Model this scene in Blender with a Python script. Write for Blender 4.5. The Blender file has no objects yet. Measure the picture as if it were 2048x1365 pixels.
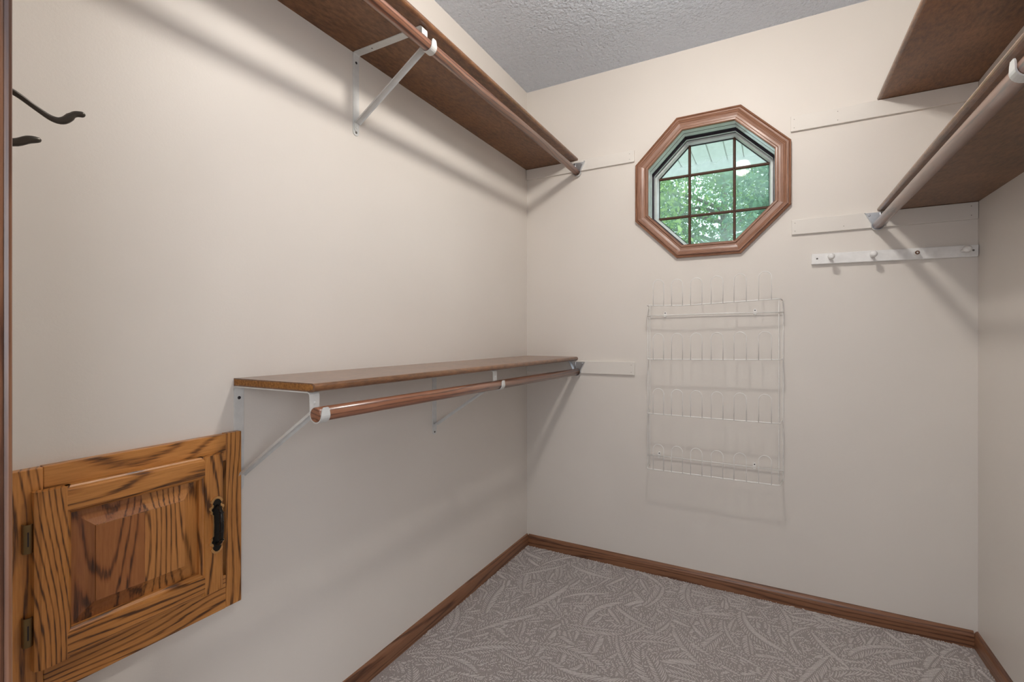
import bpy, bmesh, math, random
from math import sin, cos, tan, pi, radians
from mathutils import Vector, Matrix
import numpy as np

scene = bpy.context.scene
col = scene.collection

# ------------------------------------------------------------------ camera
# closet axes: X across the back wall, Y towards the back wall, Z up (metres)
H = 1.121                       # eye height
YAW = 0.49581                   # camera turned towards the left wall
F_PX = 957.2
cam_d = bpy.data.cameras.new('camera')
cam_d.sensor_width = 36.0
cam_d.lens = F_PX / 2048 * 36.0
cam_d.shift_y = -8.35 / 2048
cam_d.clip_start = 0.01
cam = bpy.data.objects.new('camera', cam_d)
col.objects.link(cam)
cam.location = (0, 0, H)
cam.rotation_euler = (pi / 2, 0, YAW)
scene.camera = cam

# ------------------------------------------------------------------ world, exposure
world = bpy.data.worlds.new('overcast_sky')
scene.world = world
world.use_nodes = True
bgn = world.node_tree.nodes['Background']
bgn.inputs['Color'].default_value = (0.80, 0.93, 1.0, 1)
bgn.inputs["Strength"].default_value = 2.4
vs = scene.view_settings
vs.view_transform = 'Standard'
vs.look = 'None'
vs.exposure = 0.03
vs.gamma = 1.0
vs.use_curve_mapping = False

# fill lamps added in the room behind the doorway, which has no windows
def fill_lamp(name, w, h, energy, loc, rot):
    al = bpy.data.lights.new(name, 'AREA')
    al.shape = 'RECTANGLE'
    al.size, al.size_y = w, h
    al.energy = energy
    al.color = (0.93, 0.95, 1.0)
    o = bpy.data.objects.new(name, al)
    col.objects.link(o)
    o.location, o.rotation_euler = loc, rot
fill_lamp('bedroom_fill', 3.8, 2.0, 50, (0.1, -3.36, 1.25), (pi / 2, 0, 0))           # far wall, shines +Y
fill_lamp('bedroom_side_fill', 2.0, 1.5, 66, (2.36, -1.9, 1.45), (pi / 2, 0, pi / 2))  # side wall, shines -X

GLOBE_COL = (1.0, 0.935, 0.86)
GLOBE_W = 222.0

# ------------------------------------------------------------------ measures
XL, XR, YB, ZC = -1.159, 0.6554, 2.313, 2.44
YF = 0.095                      # inner face of the front wall
RODX = 0.293                    # rod centre from its wall
SHD = 0.292                     # shelf depth
SHT = 0.019
ROD_R = 0.0162

# ------------------------------------------------------------------ node helpers
def new_mat(name):
    m = bpy.data.materials.new(name)
    m.use_nodes = True
    nt = m.node_tree
    b = nt.nodes['Principled BSDF']
    return m, nt, b

def N(nt, typ, **kw):
    n = nt.nodes.new(typ)
    for k, v in kw.items():
        if k in n.inputs:
            n.inputs[k].default_value = v
        else:
            setattr(n, k, v)
    return n

def L(nt, a, b):
    nt.links.new(a, b)

def rgba(c):
    return (c[0], c[1], c[2], 1.0)

def srgb(r, g, b):
    f = lambda v: (v / 255 / 12.92) if v / 255 <= 0.04045 else ((v / 255 + 0.055) / 1.055) ** 2.4
    return (f(r), f(g), f(b))

def ramp(nt, fac, stops):
    r = nt.nodes.new('ShaderNodeValToRGB')
    e = r.color_ramp.elements
    while len(e) < len(stops):
        e.new(0.5)
    for el, (p, c) in zip(e, stops):
        el.position = p
        el.color = rgba(c)
    L(nt, fac, r.inputs['Fac'])
    return r.outputs['Color']

def bump(nt, b, height, strength, dist):
    n = N(nt, 'ShaderNodeBump', Strength=strength, Distance=dist)
    L(nt, height, n.inputs['Height'])
    L(nt, n.outputs['Normal'], b.inputs['Normal'])
    return n

def mat_plain(name, c, rough=0.5, metal=0.0, spec=0.5, coat=0.0):
    m, nt, b = new_mat(name)
    b.inputs['Base Color'].default_value = rgba(c)
    b.inputs['Roughness'].default_value = rough
    b.inputs['Metallic'].default_value = metal
    b.inputs['Specular IOR Level'].default_value = spec
    b.inputs['Coat Weight'].default_value = coat
    # faint unevenness so nothing is a dead flat tone
    tc = N(nt, 'ShaderNodeTexCoord')
    no = N(nt, 'ShaderNodeTexNoise', Scale=35.0, Detail=3.0)
    L(nt, tc.outputs['Object'], no.inputs['Vector'])
    d = tuple(max(0, x * 0.93) for x in c)
    u = tuple(min(1, x * 1.05) for x in c)
    L(nt, ramp(nt, no.outputs['Fac'], [(0.3, d), (0.7, u)]), b.inputs['Base Color'])
    return m

def mat_paint_wall(name, c, bstr=0.12):
    m, nt, b = new_mat(name)
    tc = N(nt, 'ShaderNodeTexCoord')
    big = N(nt, 'ShaderNodeTexNoise', Scale=2.3, Detail=2.0)
    fine = N(nt, 'ShaderNodeTexNoise', Scale=230.0, Detail=3.0, Roughness=0.6)
    mid = N(nt, 'ShaderNodeTexNoise', Scale=26.0, Detail=2.0)
    for n in (big, fine, mid):
        L(nt, tc.outputs['Object'], n.inputs['Vector'])
    L(nt, ramp(nt, big.outputs['Fac'], [(0.3, tuple(x * 0.975 for x in c)), (0.7, tuple(min(1, x * 1.015) for x in c))]), b.inputs['Base Color'])
    add = N(nt, 'ShaderNodeMath', operation='ADD')
    L(nt, fine.outputs['Fac'], add.inputs[0])
    L(nt, mid.outputs['Fac'], add.inputs[1])
    bump(nt, b, add.outputs[0], bstr, 0.0015)
    b.inputs['Roughness'].default_value = 0.42
    b.inputs['Specular IOR Level'].default_value = 0.35
    return m

def mat_popcorn(name):
    m, nt, b = new_mat(name)
    tc = N(nt, 'ShaderNodeTexCoord')
    v = N(nt, 'ShaderNodeTexVoronoi', Scale=75.0)
    v.feature = 'SMOOTH_F1'
    n1 = N(nt, 'ShaderNodeTexNoise', Scale=115.0, Detail=3.0, Roughness=0.6)
    for n in (v, n1):
        L(nt, tc.outputs['Object'], n.inputs['Vector'])
    sub = N(nt, 'ShaderNodeMath', operation='SUBTRACT')
    L(nt, n1.outputs['Fac'], sub.inputs[0])
    mul = N(nt, 'ShaderNodeMath', operation='MULTIPLY')
    mul.inputs[1].default_value = 0.75
    L(nt, v.outputs['Distance'], mul.inputs[0])
    L(nt, mul.outputs[0], sub.inputs[1])
    bump(nt, b, sub.outputs[0], 1.0, 0.014)
    b.inputs['Base Color'].default_value = (0.82, 0.89, 0.99, 1)
    b.inputs['Roughness'].default_value = 0.85
    b.inputs['Specular IOR Level'].default_value = 0.2
    return m

def mat_wood(name, dark, mid, light, axis, ring=7.0, across=16.0, along=1.1, pore=0.55, rough=0.35, coat=0.0, rand=True, offset=0.0, spec=0.5, per_m=100.0):
    """plain-sawn grain: contour lines of a stretched noise plus fine pores, running along `axis`"""
    m, nt, b = new_mat(name)
    tc = N(nt, 'ShaderNodeTexCoord')
    vec = tc.outputs['Object']
    ad = N(nt, 'ShaderNodeVectorMath', operation='ADD')
    L(nt, vec, ad.inputs[0])
    if rand:
        oi = N(nt, 'ShaderNodeObjectInfo')
        mu = N(nt, 'ShaderNodeMath', operation='MULTIPLY')
        mu.inputs[1].default_value = 9.0
        L(nt, oi.outputs['Random'], mu.inputs[0])
        L(nt, mu.outputs[0], ad.inputs[1])
    else:
        ad.inputs[1].default_value = (offset, offset * 1.7, offset * 0.6)
    def mapped(a, c):
        mp = N(nt, 'ShaderNodeMapping')
        s = [c, c, c]
        s['XYZ'.index(axis)] = a
        mp.inputs['Scale'].default_value = s
        L(nt, ad.outputs[0], mp.inputs['Vector'])
        return mp.outputs['Vector']
    n1 = N(nt, 'ShaderNodeTexNoise', Scale=1.0, Detail=1.0, Roughness=0.35)
    L(nt, mapped(along, across), n1.inputs['Vector'])
    n0 = N(nt, 'ShaderNodeTexNoise', Scale=1.0, Detail=2.0)
    L(nt, mapped(12.0, 220.0), n0.inputs['Vector'])
    # growth rings: a steady count across the board, bent by a slow noise into arches
    dt = N(nt, 'ShaderNodeVectorMath', operation='DOT_PRODUCT')
    L(nt, tc.outputs['Object'], dt.inputs[0])
    dt.inputs[1].default_value = {'X': (0.0, 35.0, per_m), 'Y': (35.0, 0.0, per_m), 'Z': (35.0, per_m, 0.0)}[axis]
    wob = N(nt, 'ShaderNodeMath', operation='MULTIPLY_ADD')
    wob.inputs[1].default_value = ring
    L(nt, n1.outputs['Fac'], wob.inputs[0])
    L(nt, dt.outputs['Value'], wob.inputs[2])
    mr = N(nt, 'ShaderNodeMath', operation='MULTIPLY_ADD')
    mr.inputs[1].default_value = 0.45
    L(nt, n0.outputs['Fac'], mr.inputs[0])
    L(nt, wob.outputs[0], mr.inputs[2])
    fr_ = N(nt, 'ShaderNodeMath', operation='FRACT')
    L(nt, mr.outputs[0], fr_.inputs[0])
    tri = N(nt, 'ShaderNodeMath', operation='PINGPONG')
    tri.inputs[1].default_value = 0.5
    L(nt, fr_.outputs[0], tri.inputs[0])
    # dark porous line at each ring, pale wood between
    sn = N(nt, 'ShaderNodeMapRange', interpolation_type='SMOOTHSTEP')
    L(nt, tri.outputs[0], sn.inputs['Value'])
    sn.inputs['From Min'].default_value = 0.03
    sn.inputs['From Max'].default_value = 0.26
    sn.inputs['To Min'].default_value = -0.80
    sn.inputs['To Max'].default_value = 0.55
    # pores / fine streaks
    n2 = N(nt, 'ShaderNodeTexNoise', Scale=1.0, Detail=3.0, Roughness=0.6)
    L(nt, mapped(18.0, 270.0), n2.inputs['Vector'])
    n3 = N(nt, 'ShaderNodeTexNoise', Scale=1.0, Detail=2.0)
    L(nt, mapped(2.0, 9.0), n3.inputs['Vector'])
    ma = N(nt, 'ShaderNodeMath', operation='MULTIPLY_ADD')
    ma.inputs[1].default_value = 0.32
    L(nt, sn.outputs[0], ma.inputs[0])
    ma.inputs[2].default_value = 0.5
    mb = N(nt, 'ShaderNodeMath', operation='MULTIPLY_ADD')
    mb.inputs[1].default_value = pore
    L(nt, n2.outputs['Fac'], mb.inputs[0])
    L(nt, ma.outputs[0], mb.inputs[2])
    mc = N(nt, 'ShaderNodeMath', operation='MULTIPLY_ADD')
    mc.inputs[1].default_value = 0.45
    L(nt, n3.outputs['Fac'], mc.inputs[0])
    L(nt, mb.outputs[0], mc.inputs[2])
    sb = N(nt, 'ShaderNodeMath', operation='SUBTRACT')
    L(nt, mc.outputs[0], sb.inputs[0])
    sb.inputs[1].default_value = 0.225 + pore * 0.5
    L(nt, ramp(nt, sb.outputs[0], [(0.16, dark), (0.42, mid), (0.80, light)]), b.inputs['Base Color'])
    bump(nt, b, mb.outputs[0], 0.10, 0.0008)
    b.inputs['Roughness'].default_value = rough
    b.inputs['Coat Weight'].default_value = coat
    b.inputs['Coat Roughness'].default_value = 0.18
    b.inputs['Specular IOR Level'].default_value = spec
    return m

def mat_fibre(name, dark, light, rough=0.55, spec=0.4, scale=90.0):
    m, nt, b = new_mat(name)
    tc = N(nt, 'ShaderNodeTexCoord')
    mp = N(nt, 'ShaderNodeMapping')
    mp.inputs['Scale'].default_value = (1.0, 0.35, 1.0)
    L(nt, tc.outputs['Object'], mp.inputs['Vector'])
    a = N(nt, 'ShaderNodeTexNoise', Scale=scale, Detail=6.0, Roughness=0.7)
    c = N(nt, 'ShaderNodeTexNoise', Scale=5.0, Detail=2.0)
    L(nt, mp.outputs['Vector'], a.inputs['Vector'])
    L(nt, tc.outputs['Object'], c.inputs['Vector'])
    mx = N(nt, 'ShaderNodeMath', operation='MULTIPLY_ADD')
    mx.inputs[1].default_value = 0.45
    L(nt, c.outputs['Fac'], mx.inputs[0])
    L(nt, a.outputs['Fac'], mx.inputs[2])
    L(nt, ramp(nt, mx.outputs[0], [(0.50, dark), (0.95, light)]), b.inputs['Base Color'])
    bump(nt, b, a.outputs['Fac'], 0.08, 0.001)
    b.inputs['Roughness'].default_value = rough
    b.inputs['Specular IOR Level'].default_value = spec
    return m

def mat_carpet(name, dark, light, scale):
    m, nt, b = new_mat(name)
    tc = N(nt, 'ShaderNodeTexCoord')
    a = N(nt, 'ShaderNodeTexNoise', Scale=scale, Detail=3.0, Roughness=0.7)
    v = N(nt, 'ShaderNodeTexVoronoi', Scale=scale * 0.8)
    for n in (a, v):
        L(nt, tc.outputs['Object'], n.inputs['Vector'])
    L(nt, ramp(nt, a.outputs['Fac'], [(0.32, dark), (0.66, light)]), b.inputs['Base Color'])
    bump(nt, b, v.outputs['Distance'], 0.8, 0.003)
    b.inputs['Roughness'].default_value = 0.95
    b.inputs['Specular IOR Level'].default_value = 0.1
    b.inputs['Sheen Weight'].default_value = 0.15
    return m

def mat_glass(name):
    m = bpy.data.materials.new(name)
    m.use_nodes = True
    nt = m.node_tree
    nt.nodes.clear()
    out = N(nt, 'ShaderNodeOutputMaterial')
    tr = N(nt, 'ShaderNodeBsdfTransparent')
    tr.inputs['Color'].default_value = (0.84, 0.96, 0.93, 1)
    gl = N(nt, 'ShaderNodeBsdfGlossy', Roughness=0.0)
    df = N(nt, 'ShaderNodeBsdfTranslucent')
    df.inputs['Color'].default_value = (0.80, 0.91, 0.92, 1)
    fr = N(nt, 'ShaderNodeFresnel', IOR=1.15)
    tc = N(nt, 'ShaderNodeTexCoord')
    no = N(nt, 'ShaderNodeTexNoise', Scale=5.0, Detail=4.0)
    L(nt, tc.outputs['Object'], no.inputs['Vector'])
    mr = N(nt, 'ShaderNodeMapRange')
    L(nt, no.outputs['Fac'], mr.inputs['Value'])
    mr.inputs['From Min'].default_value = 0.35
    mr.inputs['From Max'].default_value = 0.7
    mr.inputs['To Min'].default_value = 0.10
    mr.inputs['To Max'].default_value = 0.36
    m1 = N(nt, 'ShaderNodeMixShader')
    L(nt, mr.outputs[0], m1.inputs[0])
    L(nt, tr.outputs[0], m1.inputs[1])
    L(nt, df.outputs[0], m1.inputs[2])
    m2 = N(nt, 'ShaderNodeMixShader')
    L(nt, fr.outputs[0], m2.inputs[0])
    L(nt, m1.outputs[0], m2.inputs[1])
    L(nt, gl.outputs[0], m2.inputs[2])
    L(nt, m2.outputs[0], out.inputs['Surface'])
    return m

def mat_leaf(name, c1, c2):
    m, nt, b = new_mat(name)
    oi = N(nt, 'ShaderNodeNewGeometry')
    L(nt, ramp(nt, oi.outputs['Random Per Island'], [(0.1, c1), (0.9, c2)]), b.inputs['Base Color'])
    b.inputs['Roughness'].default_value = 0.5
    tl = N(nt, 'ShaderNodeBsdfTranslucent')
    L(nt, ramp(nt, oi.outputs['Random Per Island'], [(0.1, c1), (0.9, c2)]), tl.inputs['Color'])
    mx = N(nt, 'ShaderNodeMixShader')
    mx.inputs[0].default_value = 0.45
    L(nt, b.outputs[0], mx.inputs[1])
    L(nt, tl.outputs[0], mx.inputs[2])
    L(nt, mx.outputs[0], nt.nodes['Material Output'].inputs['Surface'])
    return m

M = {}
M['wall'] = mat_paint_wall('cream_wall_paint', (0.785, 0.742, 0.690))
M['cleat'] = mat_paint_wall('cream_trim_paint', (0.80, 0.765, 0.715), 0.05)
M['ceiling'] = mat_popcorn('popcorn_ceiling')
M['bedwall'] = mat_paint_wall('bedroom_wall_paint', (0.84, 0.82, 0.79))
M['carpet'] = mat_carpet('taupe_carpet_ground', (0.28, 0.246, 0.235), (0.54, 0.488, 0.468), 270.0)
M['pile'] = mat_carpet('pale_carpet_loops', (0.55, 0.505, 0.485), (0.80, 0.75, 0.725), 330.0)
OAKD, OAKM, OAKL = (0.075, 0.026, 0.007), (0.40, 0.155, 0.033), (0.60, 0.262, 0.066)
for ax in 'YZ':
    M['oak' + ax] = mat_wood('honey_oak_grain_' + ax.lower(), OAKD, OAKM, OAKL, ax, ring=13.0, across=7.0, along=1.7, per_m=62.0, pore=0.7, rough=0.38, coat=0.25)
M['panelA'] = mat_wood('dark_oak_panel_board', (0.06, 0.020, 0.007), (0.26, 0.088, 0.024), (0.39, 0.15, 0.044), 'Z', ring=15.0, across=8.0, along=1.8, per_m=34.0, pore=0.6, rough=0.38, coat=0.25, rand=False, offset=2.3)
M['panelB'] = mat_wood('light_oak_panel_board', (0.08, 0.028, 0.008), (0.37, 0.148, 0.036), (0.55, 0.24, 0.066), 'Z', ring=15.0, across=8.0, along=1.8, per_m=34.0, pore=0.6, rough=0.38, coat=0.25, rand=False, offset=5.1)
M['trimX'] = mat_wood('reddish_oak_window_casing', (0.10, 0.040, 0.020), (0.235, 0.105, 0.058), (0.35, 0.175, 0.105), 'X', ring=5.0, across=14.0, along=1.5, per_m=190.0, pore=0.8, rough=0.4, coat=0.1)
BD, BM_, BL = (0.075, 0.028, 0.014), (0.185, 0.078, 0.038), (0.28, 0.13, 0.066)
for ax in 'XYZ':
    M['base' + ax] = mat_wood('brown_baseboard_wood_' + ax.lower(), BD, BM_, BL, ax, ring=8.0, across=12.0, along=0.9, per_m=45.0, pore=0.5, rough=0.36, coat=0.15)
M['rod'] = mat_wood('stained_rod_wood', (0.085, 0.032, 0.018), (0.22, 0.085, 0.045), (0.33, 0.145, 0.08), 'Y', ring=4.0, across=16.0, along=1.5, per_m=70.0, pore=0.5, rough=0.28, coat=0.7)
M['shelf'] = mat_fibre('brown_stained_shelf_board', (0.090, 0.037, 0.015), (0.28, 0.127, 0.052), rough=0.34)
M['shelfgloss'] = mat_fibre('brown_shelf_laminate', (0.090, 0.037, 0.015), (0.28, 0.127, 0.052), rough=0.30, spec=0.6)
M['shelfgloss'].node_tree.nodes['Principled BSDF'].inputs['Coat Weight'].default_value = 0.4
M['shelfgloss'].node_tree.nodes['Principled BSDF'].inputs['Coat Roughness'].default_value = 0.14
M['raw'] = mat_fibre('raw_particle_board_edge', (0.10, 0.035, 0.008), (0.52, 0.235, 0.06), rough=0.8, scale=160.0)
M['white'] = mat_plain('white_painted_steel', (0.70, 0.71, 0.70), 0.35)
M['pegwhite'] = mat_plain('white_enamel_paint', (0.90, 0.90, 0.89), 0.3)
M['wire'] = mat_plain('white_coated_wire', (0.92, 0.91, 0.88), 0.3)
M['steel'] = mat_plain('galvanised_steel', (0.62, 0.65, 0.68), 0.32, metal=0.9)
M['screw'] = mat_plain('dull_steel_screw', (0.16, 0.15, 0.14), 0.45, metal=0.7)
M['dark'] = mat_plain('dark_recess', (0.022, 0.018, 0.022), 0.6)
M['nail'] = mat_plain('nail_head', (0.25, 0.22, 0.20), 0.6)
M['liner'] = mat_plain('white_window_liner', (0.80, 0.88, 0.87), 0.20)
M['gasket_groove'] = mat_plain('dark_gasket_and_groove_shade', (0.035, 0.028, 0.04), 0.4)  # gasket rubber; also the shade painted into liner and sash grooves
M['muntin'] = mat_plain('brown_muntin_bar', (0.070, 0.026, 0.009), 0.6)
M['glass'] = mat_glass('window_glass')
M['hook'] = mat_plain('oil_rubbed_bronze', (0.10, 0.088, 0.075), 0.30, metal=0.85)
M['brass'] = mat_plain('antique_brass', (0.22, 0.15, 0.07), 0.36, metal=0.9)
M['gilt'] = mat_plain('worn_gilt_edge', (0.78, 0.46, 0.19), 0.4, metal=0.9)
M['black'] = mat_plain('black_pull_finish', (0.012, 0.011, 0.010), 0.28, metal=0.3)
M['pegwood'] = mat_plain('bare_peg_wood', (0.17, 0.085, 0.05), 0.7)
M['soffit'] = mat_plain('white_vinyl_soffit', (0.82, 0.82, 0.80), 0.5)
M['bark'] = mat_fibre('tree_bark', (0.12, 0.11, 0.10), (0.30, 0.27, 0.24), rough=0.9, scale=14.0)
M['leafA'] = mat_leaf('mid_green_leaves', (0.09, 0.22, 0.07), (0.32, 0.52, 0.20))
M['leafB'] = mat_leaf('yellow_green_leaves', (0.18, 0.34, 0.07), (0.52, 0.68, 0.22))
M['leafC'] = mat_leaf('blue_green_leaves', (0.08, 0.20, 0.12), (0.27, 0.45, 0.28))
M['lawn'] = mat_carpet('lawn_grass', (0.04, 0.10, 0.02), (0.12, 0.24, 0.05), 30.0)
M['bounce_slab'] = mat_plain('pale_bounce_surface', (0.62, 0.61, 0.58), 0.8)
M['siding'] = mat_plain('outer_wall_siding', (0.62, 0.60, 0.55), 0.6)

gm = bpy.data.materials.new('lit_opal_globe')
gm.use_nodes = True
gm.node_tree.nodes.clear()
_o = N(gm.node_tree, 'ShaderNodeOutputMaterial')
_e = N(gm.node_tree, 'ShaderNodeEmission')
_e.inputs['Color'].default_value = rgba(GLOBE_COL)
_e.inputs['Strength'].default_value = GLOBE_W
L(gm.node_tree, _e.outputs[0], _o.inputs['Surface'])
M['globe'] = gm

# ------------------------------------------------------------------ mesh builder
class MB:
    def __init__(s):
        s.v, s.f, s.mi, s.sm = [], [], [], []

    def add(s, vs, fs, mi=0, smooth=False):
        o = len(s.v)
        s.v += [tuple(p) for p in vs]
        for f in fs:
            s.f.append(tuple(i + o for i in f))
            s.mi.append(mi)
            s.sm.append(smooth)
        return s

    def box(s, x0, x1, y0, y1, z0, z1, mi=0):
        vs = [(x, y, z) for x in (x0, x1) for y in (y0, y1) for z in (z0, z1)]
        return s.add(vs, [(0, 1, 3, 2), (4, 6, 7, 5), (0, 4, 5, 1), (2, 3, 7, 6), (0, 2, 6, 4), (1, 5, 7, 3)], mi)

    def prism(s, pts, axis, a0, a1, mi=0, smooth=False, cap=None):
        """2D polygon pts extruded along axis; pts are the other two coordinates in XYZ order"""
        n = len(pts)
        def P(p, a):
            if axis == 'X': return (a, p[0], p[1])
            if axis == 'Y': return (p[0], a, p[1])
            return (p[0], p[1], a)
        vs = [P(p, a0) for p in pts] + [P(p, a1) for p in pts]
        s.add(vs, [(i, (i + 1) % n, n + (i + 1) % n, n + i) for i in range(n)], mi, smooth)
        c = mi if cap is None else cap
        s.add(vs, [tuple(range(n))[::-1], tuple(range(n, 2 * n))], c)
        return s

    def tube(s, path, r, n=8, mi=0, cap=True, round_end=False):
        pts = [Vector(p) for p in path]
        rs = list(r) if hasattr(r, '__len__') else [r] * len(pts)
        if round_end:
            def ends(p, q, rr):
                d = (p - q).normalized()
                return [(p + d * rr * 0.55, rr * 0.80), (p + d * rr * 0.92, rr * 0.36)]
            e1 = ends(pts[-1], pts[-2], rs[-1]); e0 = ends(pts[0], pts[1], rs[0])
            pts = [e0[1][0], e0[0][0]] + pts + [e1[0][0], e1[1][0]]
            rs = [e0[1][1], e0[0][1]] + rs + [e1[0][1], e1[1][1]]
        up = None
        vs = []
        for i, p in enumerate(pts):
            t = (pts[min(i + 1, len(pts) - 1)] - pts[max(i - 1, 0)]).normalized()
            if up is None:
                up = Vector((0, 0, 1)) if abs(t.z) < 0.9 else Vector((1, 0, 0))
            a = (up - t * up.dot(t)).normalized()
            up = a
            b = t.cross(a)
            for k in range(n):
                th = 2 * pi * k / n
                vs.append(p + (a * cos(th) + b * sin(th)) * rs[i])
        fs = []
        for i in range(len(pts) - 1):
            for k in range(n):
                k2 = (k + 1) % n
                fs.append((i * n + k, (i + 1) * n + k, (i + 1) * n + k2, i * n + k2))
        s.add(vs, fs, mi, True)
        if cap:
            s.add(vs, [tuple(range(n)), tuple(range((len(pts) - 1) * n, len(pts) * n))[::-1]], mi)
        return s

    def strip(s, path, width, thick, yc, mi=0):
        """flat metal strip: centre line `path` of (x,z), width along Y, given thickness"""
        pts = [Vector((p[0], p[1])) for p in path]
        n = len(pts)
        nor = []
        for i in range(n):
            t = Vector((0, 0))
            if i > 0: t += (pts[i] - pts[i - 1]).normalized()
            if i < n - 1: t += (pts[i + 1] - pts[i]).normalized()
            t.normalize()
            q = Vector((-t.y, t.x))
            e = (pts[min(i + 1, n - 1)] - pts[max(i - 1, 0)] if 0 < i < n - 1 else (pts[1] - pts[0] if i == 0 else pts[-1] - pts[-2]))
            nor.append(q)
        vs = []
        ws = width if hasattr(width, '__len__') else [width] * n
        for i in range(n):
            for sgn in (-1, 1):
                for yy in (-1, 1):
                    c = pts[i] + nor[i] * sgn * thick / 2
                    vs.append((c.x, yc + yy * ws[i] / 2, c.y))
        fs = []
        for i in range(n - 1):
            a, b = 4 * i, 4 * i + 4
            fs += [(a, a + 1, b + 1, b), (a + 2, b + 2, b + 3, a + 3), (a, b, b + 2, a + 2), (a + 1, a + 3, b + 3, b + 1)]
        fs += [(0, 2, 3, 1), (4 * n - 4, 4 * n - 3, 4 * n - 1, 4 * n - 2)]
        return s.add(vs, fs, mi)

    def lathe(s, prof, origin, axis, n=20, mi=0, smooth=True):
        """prof: list of (distance along axis, radius)"""
        ax = Vector(axis).normalized()
        u = ax.orthogonal().normalized()
        w = ax.cross(u)
        o = Vector(origin)
        vs = []
        for d, r in prof:
            for k in range(n):
                th = 2 * pi * k / n
                vs.append(o + ax * d + (u * cos(th) + w * sin(th)) * r)
        fs = []
        for i in range(len(prof) - 1):
            for k in range(n):
                k2 = (k + 1) % n
                fs.append((i * n + k, i * n + k2, (i + 1) * n + k2, (i + 1) * n + k))
        s.add(vs, fs, mi, smooth)
        s.add(vs, [tuple(range(n))[::-1], tuple(range((len(prof) - 1) * n, len(prof) * n))], mi)
        return s

    def mesh(s, name, mats, origin=(0, 0, 0), fix=True):
        me = bpy.data.meshes.new(name)
        o = Vector(origin)
        me.from_pydata([tuple(Vector(v) - o) for v in s.v], [], s.f)
        for m in (mats if isinstance(mats, (list, tuple)) else [mats]):
            me.materials.append(m)
        me.polygons.foreach_set('material_index', s.mi)
        me.polygons.foreach_set('use_smooth', s.sm)
        if fix:
            bm = bmesh.new()
            bm.from_mesh(me)
            bmesh.ops.remove_doubles(bm, verts=bm.verts, dist=1e-6)
            bmesh.ops.recalc_face_normals(bm, faces=bm.faces)
            bm.to_mesh(me)
            bm.free()
        me.update()
        return me

def bevel(o, w=0.002, seg=2, ang=40):
    m = o.modifiers.new('soft_edges', 'BEVEL')
    m.width = w
    m.segments = seg
    m.limit_method = 'ANGLE'
    m.angle_limit = radians(ang)
    return o

def wloc(o):
    p = Vector(o.location)
    while o.parent:
        o = o.parent
        p += Vector(o.location)
    return p

def tag(o, label=None, cat=None, group=None, kind=None):
    if label: o['label'] = label
    if cat: o['category'] = cat
    if group: o['group'] = group
    if kind: o['kind'] = kind
    return o

def empty(name, loc, label, cat, group=None, kind=None):
    o = bpy.data.objects.new(name, None)
    o.empty_display_size = 0.05
    o.location = loc
    col.objects.link(o)
    return tag(o, label, cat, group, kind)

def obj(name, mb, mats, parent=None, origin=None, fix=True):
    """world-space builder -> object; its origin sits at `origin` (default: its parent's origin)"""
    base = wloc(parent) if parent else Vector((0, 0, 0))
    org = Vector(origin) if origin is not None else base
    me = mb.mesh(name, mats, org, fix)
    o = bpy.data.objects.new(name, me)
    o.location = org - base
    o.parent = parent
    col.objects.link(o)
    return o

def struct(name, mb, mats, label, cat):
    return tag(obj(name, mb, mats), label, cat, kind='structure')

# ------------------------------------------------------------------ room shell
floor = struct('floor', MB().box(XL - 0.1, XR + 0.1, YF - 0.12, YB + 0.05, -0.06, 0.0), M['carpet'],
               'taupe cut-loop carpet with a pale fern leaf pattern', 'carpet')
struct('ceiling', MB().box(XL - 0.1, XR + 0.1, YF - 0.12, YB + 0.17, ZC, ZC + 0.08), M['ceiling'],
       'grey white popcorn textured ceiling', 'ceiling')
struct('wall_left', MB().box(XL - 0.1, XL, YF - 0.12, YB + 0.17, 0, ZC), M['wall'],
       'long cream painted wall carrying the wooden access hatch', 'wall')
struct('wall_right', MB().box(XR, XR + 0.1, YF - 0.12, YB + 0.17, 0, ZC), M['wall'],
       'cream painted wall behind the pair of shelves without a shoe rack', 'wall')

# back wall with the octagonal opening
WX, WZ = -0.2483, 1.8065
T8 = tan(radians(22.5))
def octo(a):
    s_ = a * T8
    return [(s_, a), (a, s_), (a, -s_), (s_, -a), (-s_, -a), (-a, -s_), (-a, s_), (-s_, a)]
wb = MB()
A_H = 0.268
oc = [(WX + x, WZ + z) for x, z in octo(A_H)]
Y2 = YB + 0.17
for y in (YB, Y2):
    vs = [(p[0], y, p[1]) for p in oc] + [(XR, y, ZC), (XR, y, 0), (XL, y, 0), (XL, y, ZC)]
    wb.add(vs, [(7, 0, 8, 11), (0, 1, 8), (1, 2, 9, 8), (2, 3, 9), (3, 4, 10, 9), (4, 5, 10), (5, 6, 11, 10), (6, 7, 11)])
for i in range(8):
    p, q = oc[i], oc[(i + 1) % 8]
    wb.add([(p[0], YB, p[1]), (q[0], YB, q[1]), (q[0], Y2, q[1]), (p[0], Y2, p[1])], [(0, 1, 2, 3)])
for (x0, z0, x1, z1) in ((XL, 0, XR, 0), (XR, 0, XR, ZC), (XR, ZC, XL, ZC), (XL, ZC, XL, 0)):
    wb.add([(x0, YB, z0), (x1, YB, z1), (x1, Y2, z1), (x0, Y2, z0)], [(0, 1, 2, 3)])
struct('wall_back', wb, M['wall'], 'cream painted end wall around the octagonal window', 'wall')

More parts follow.
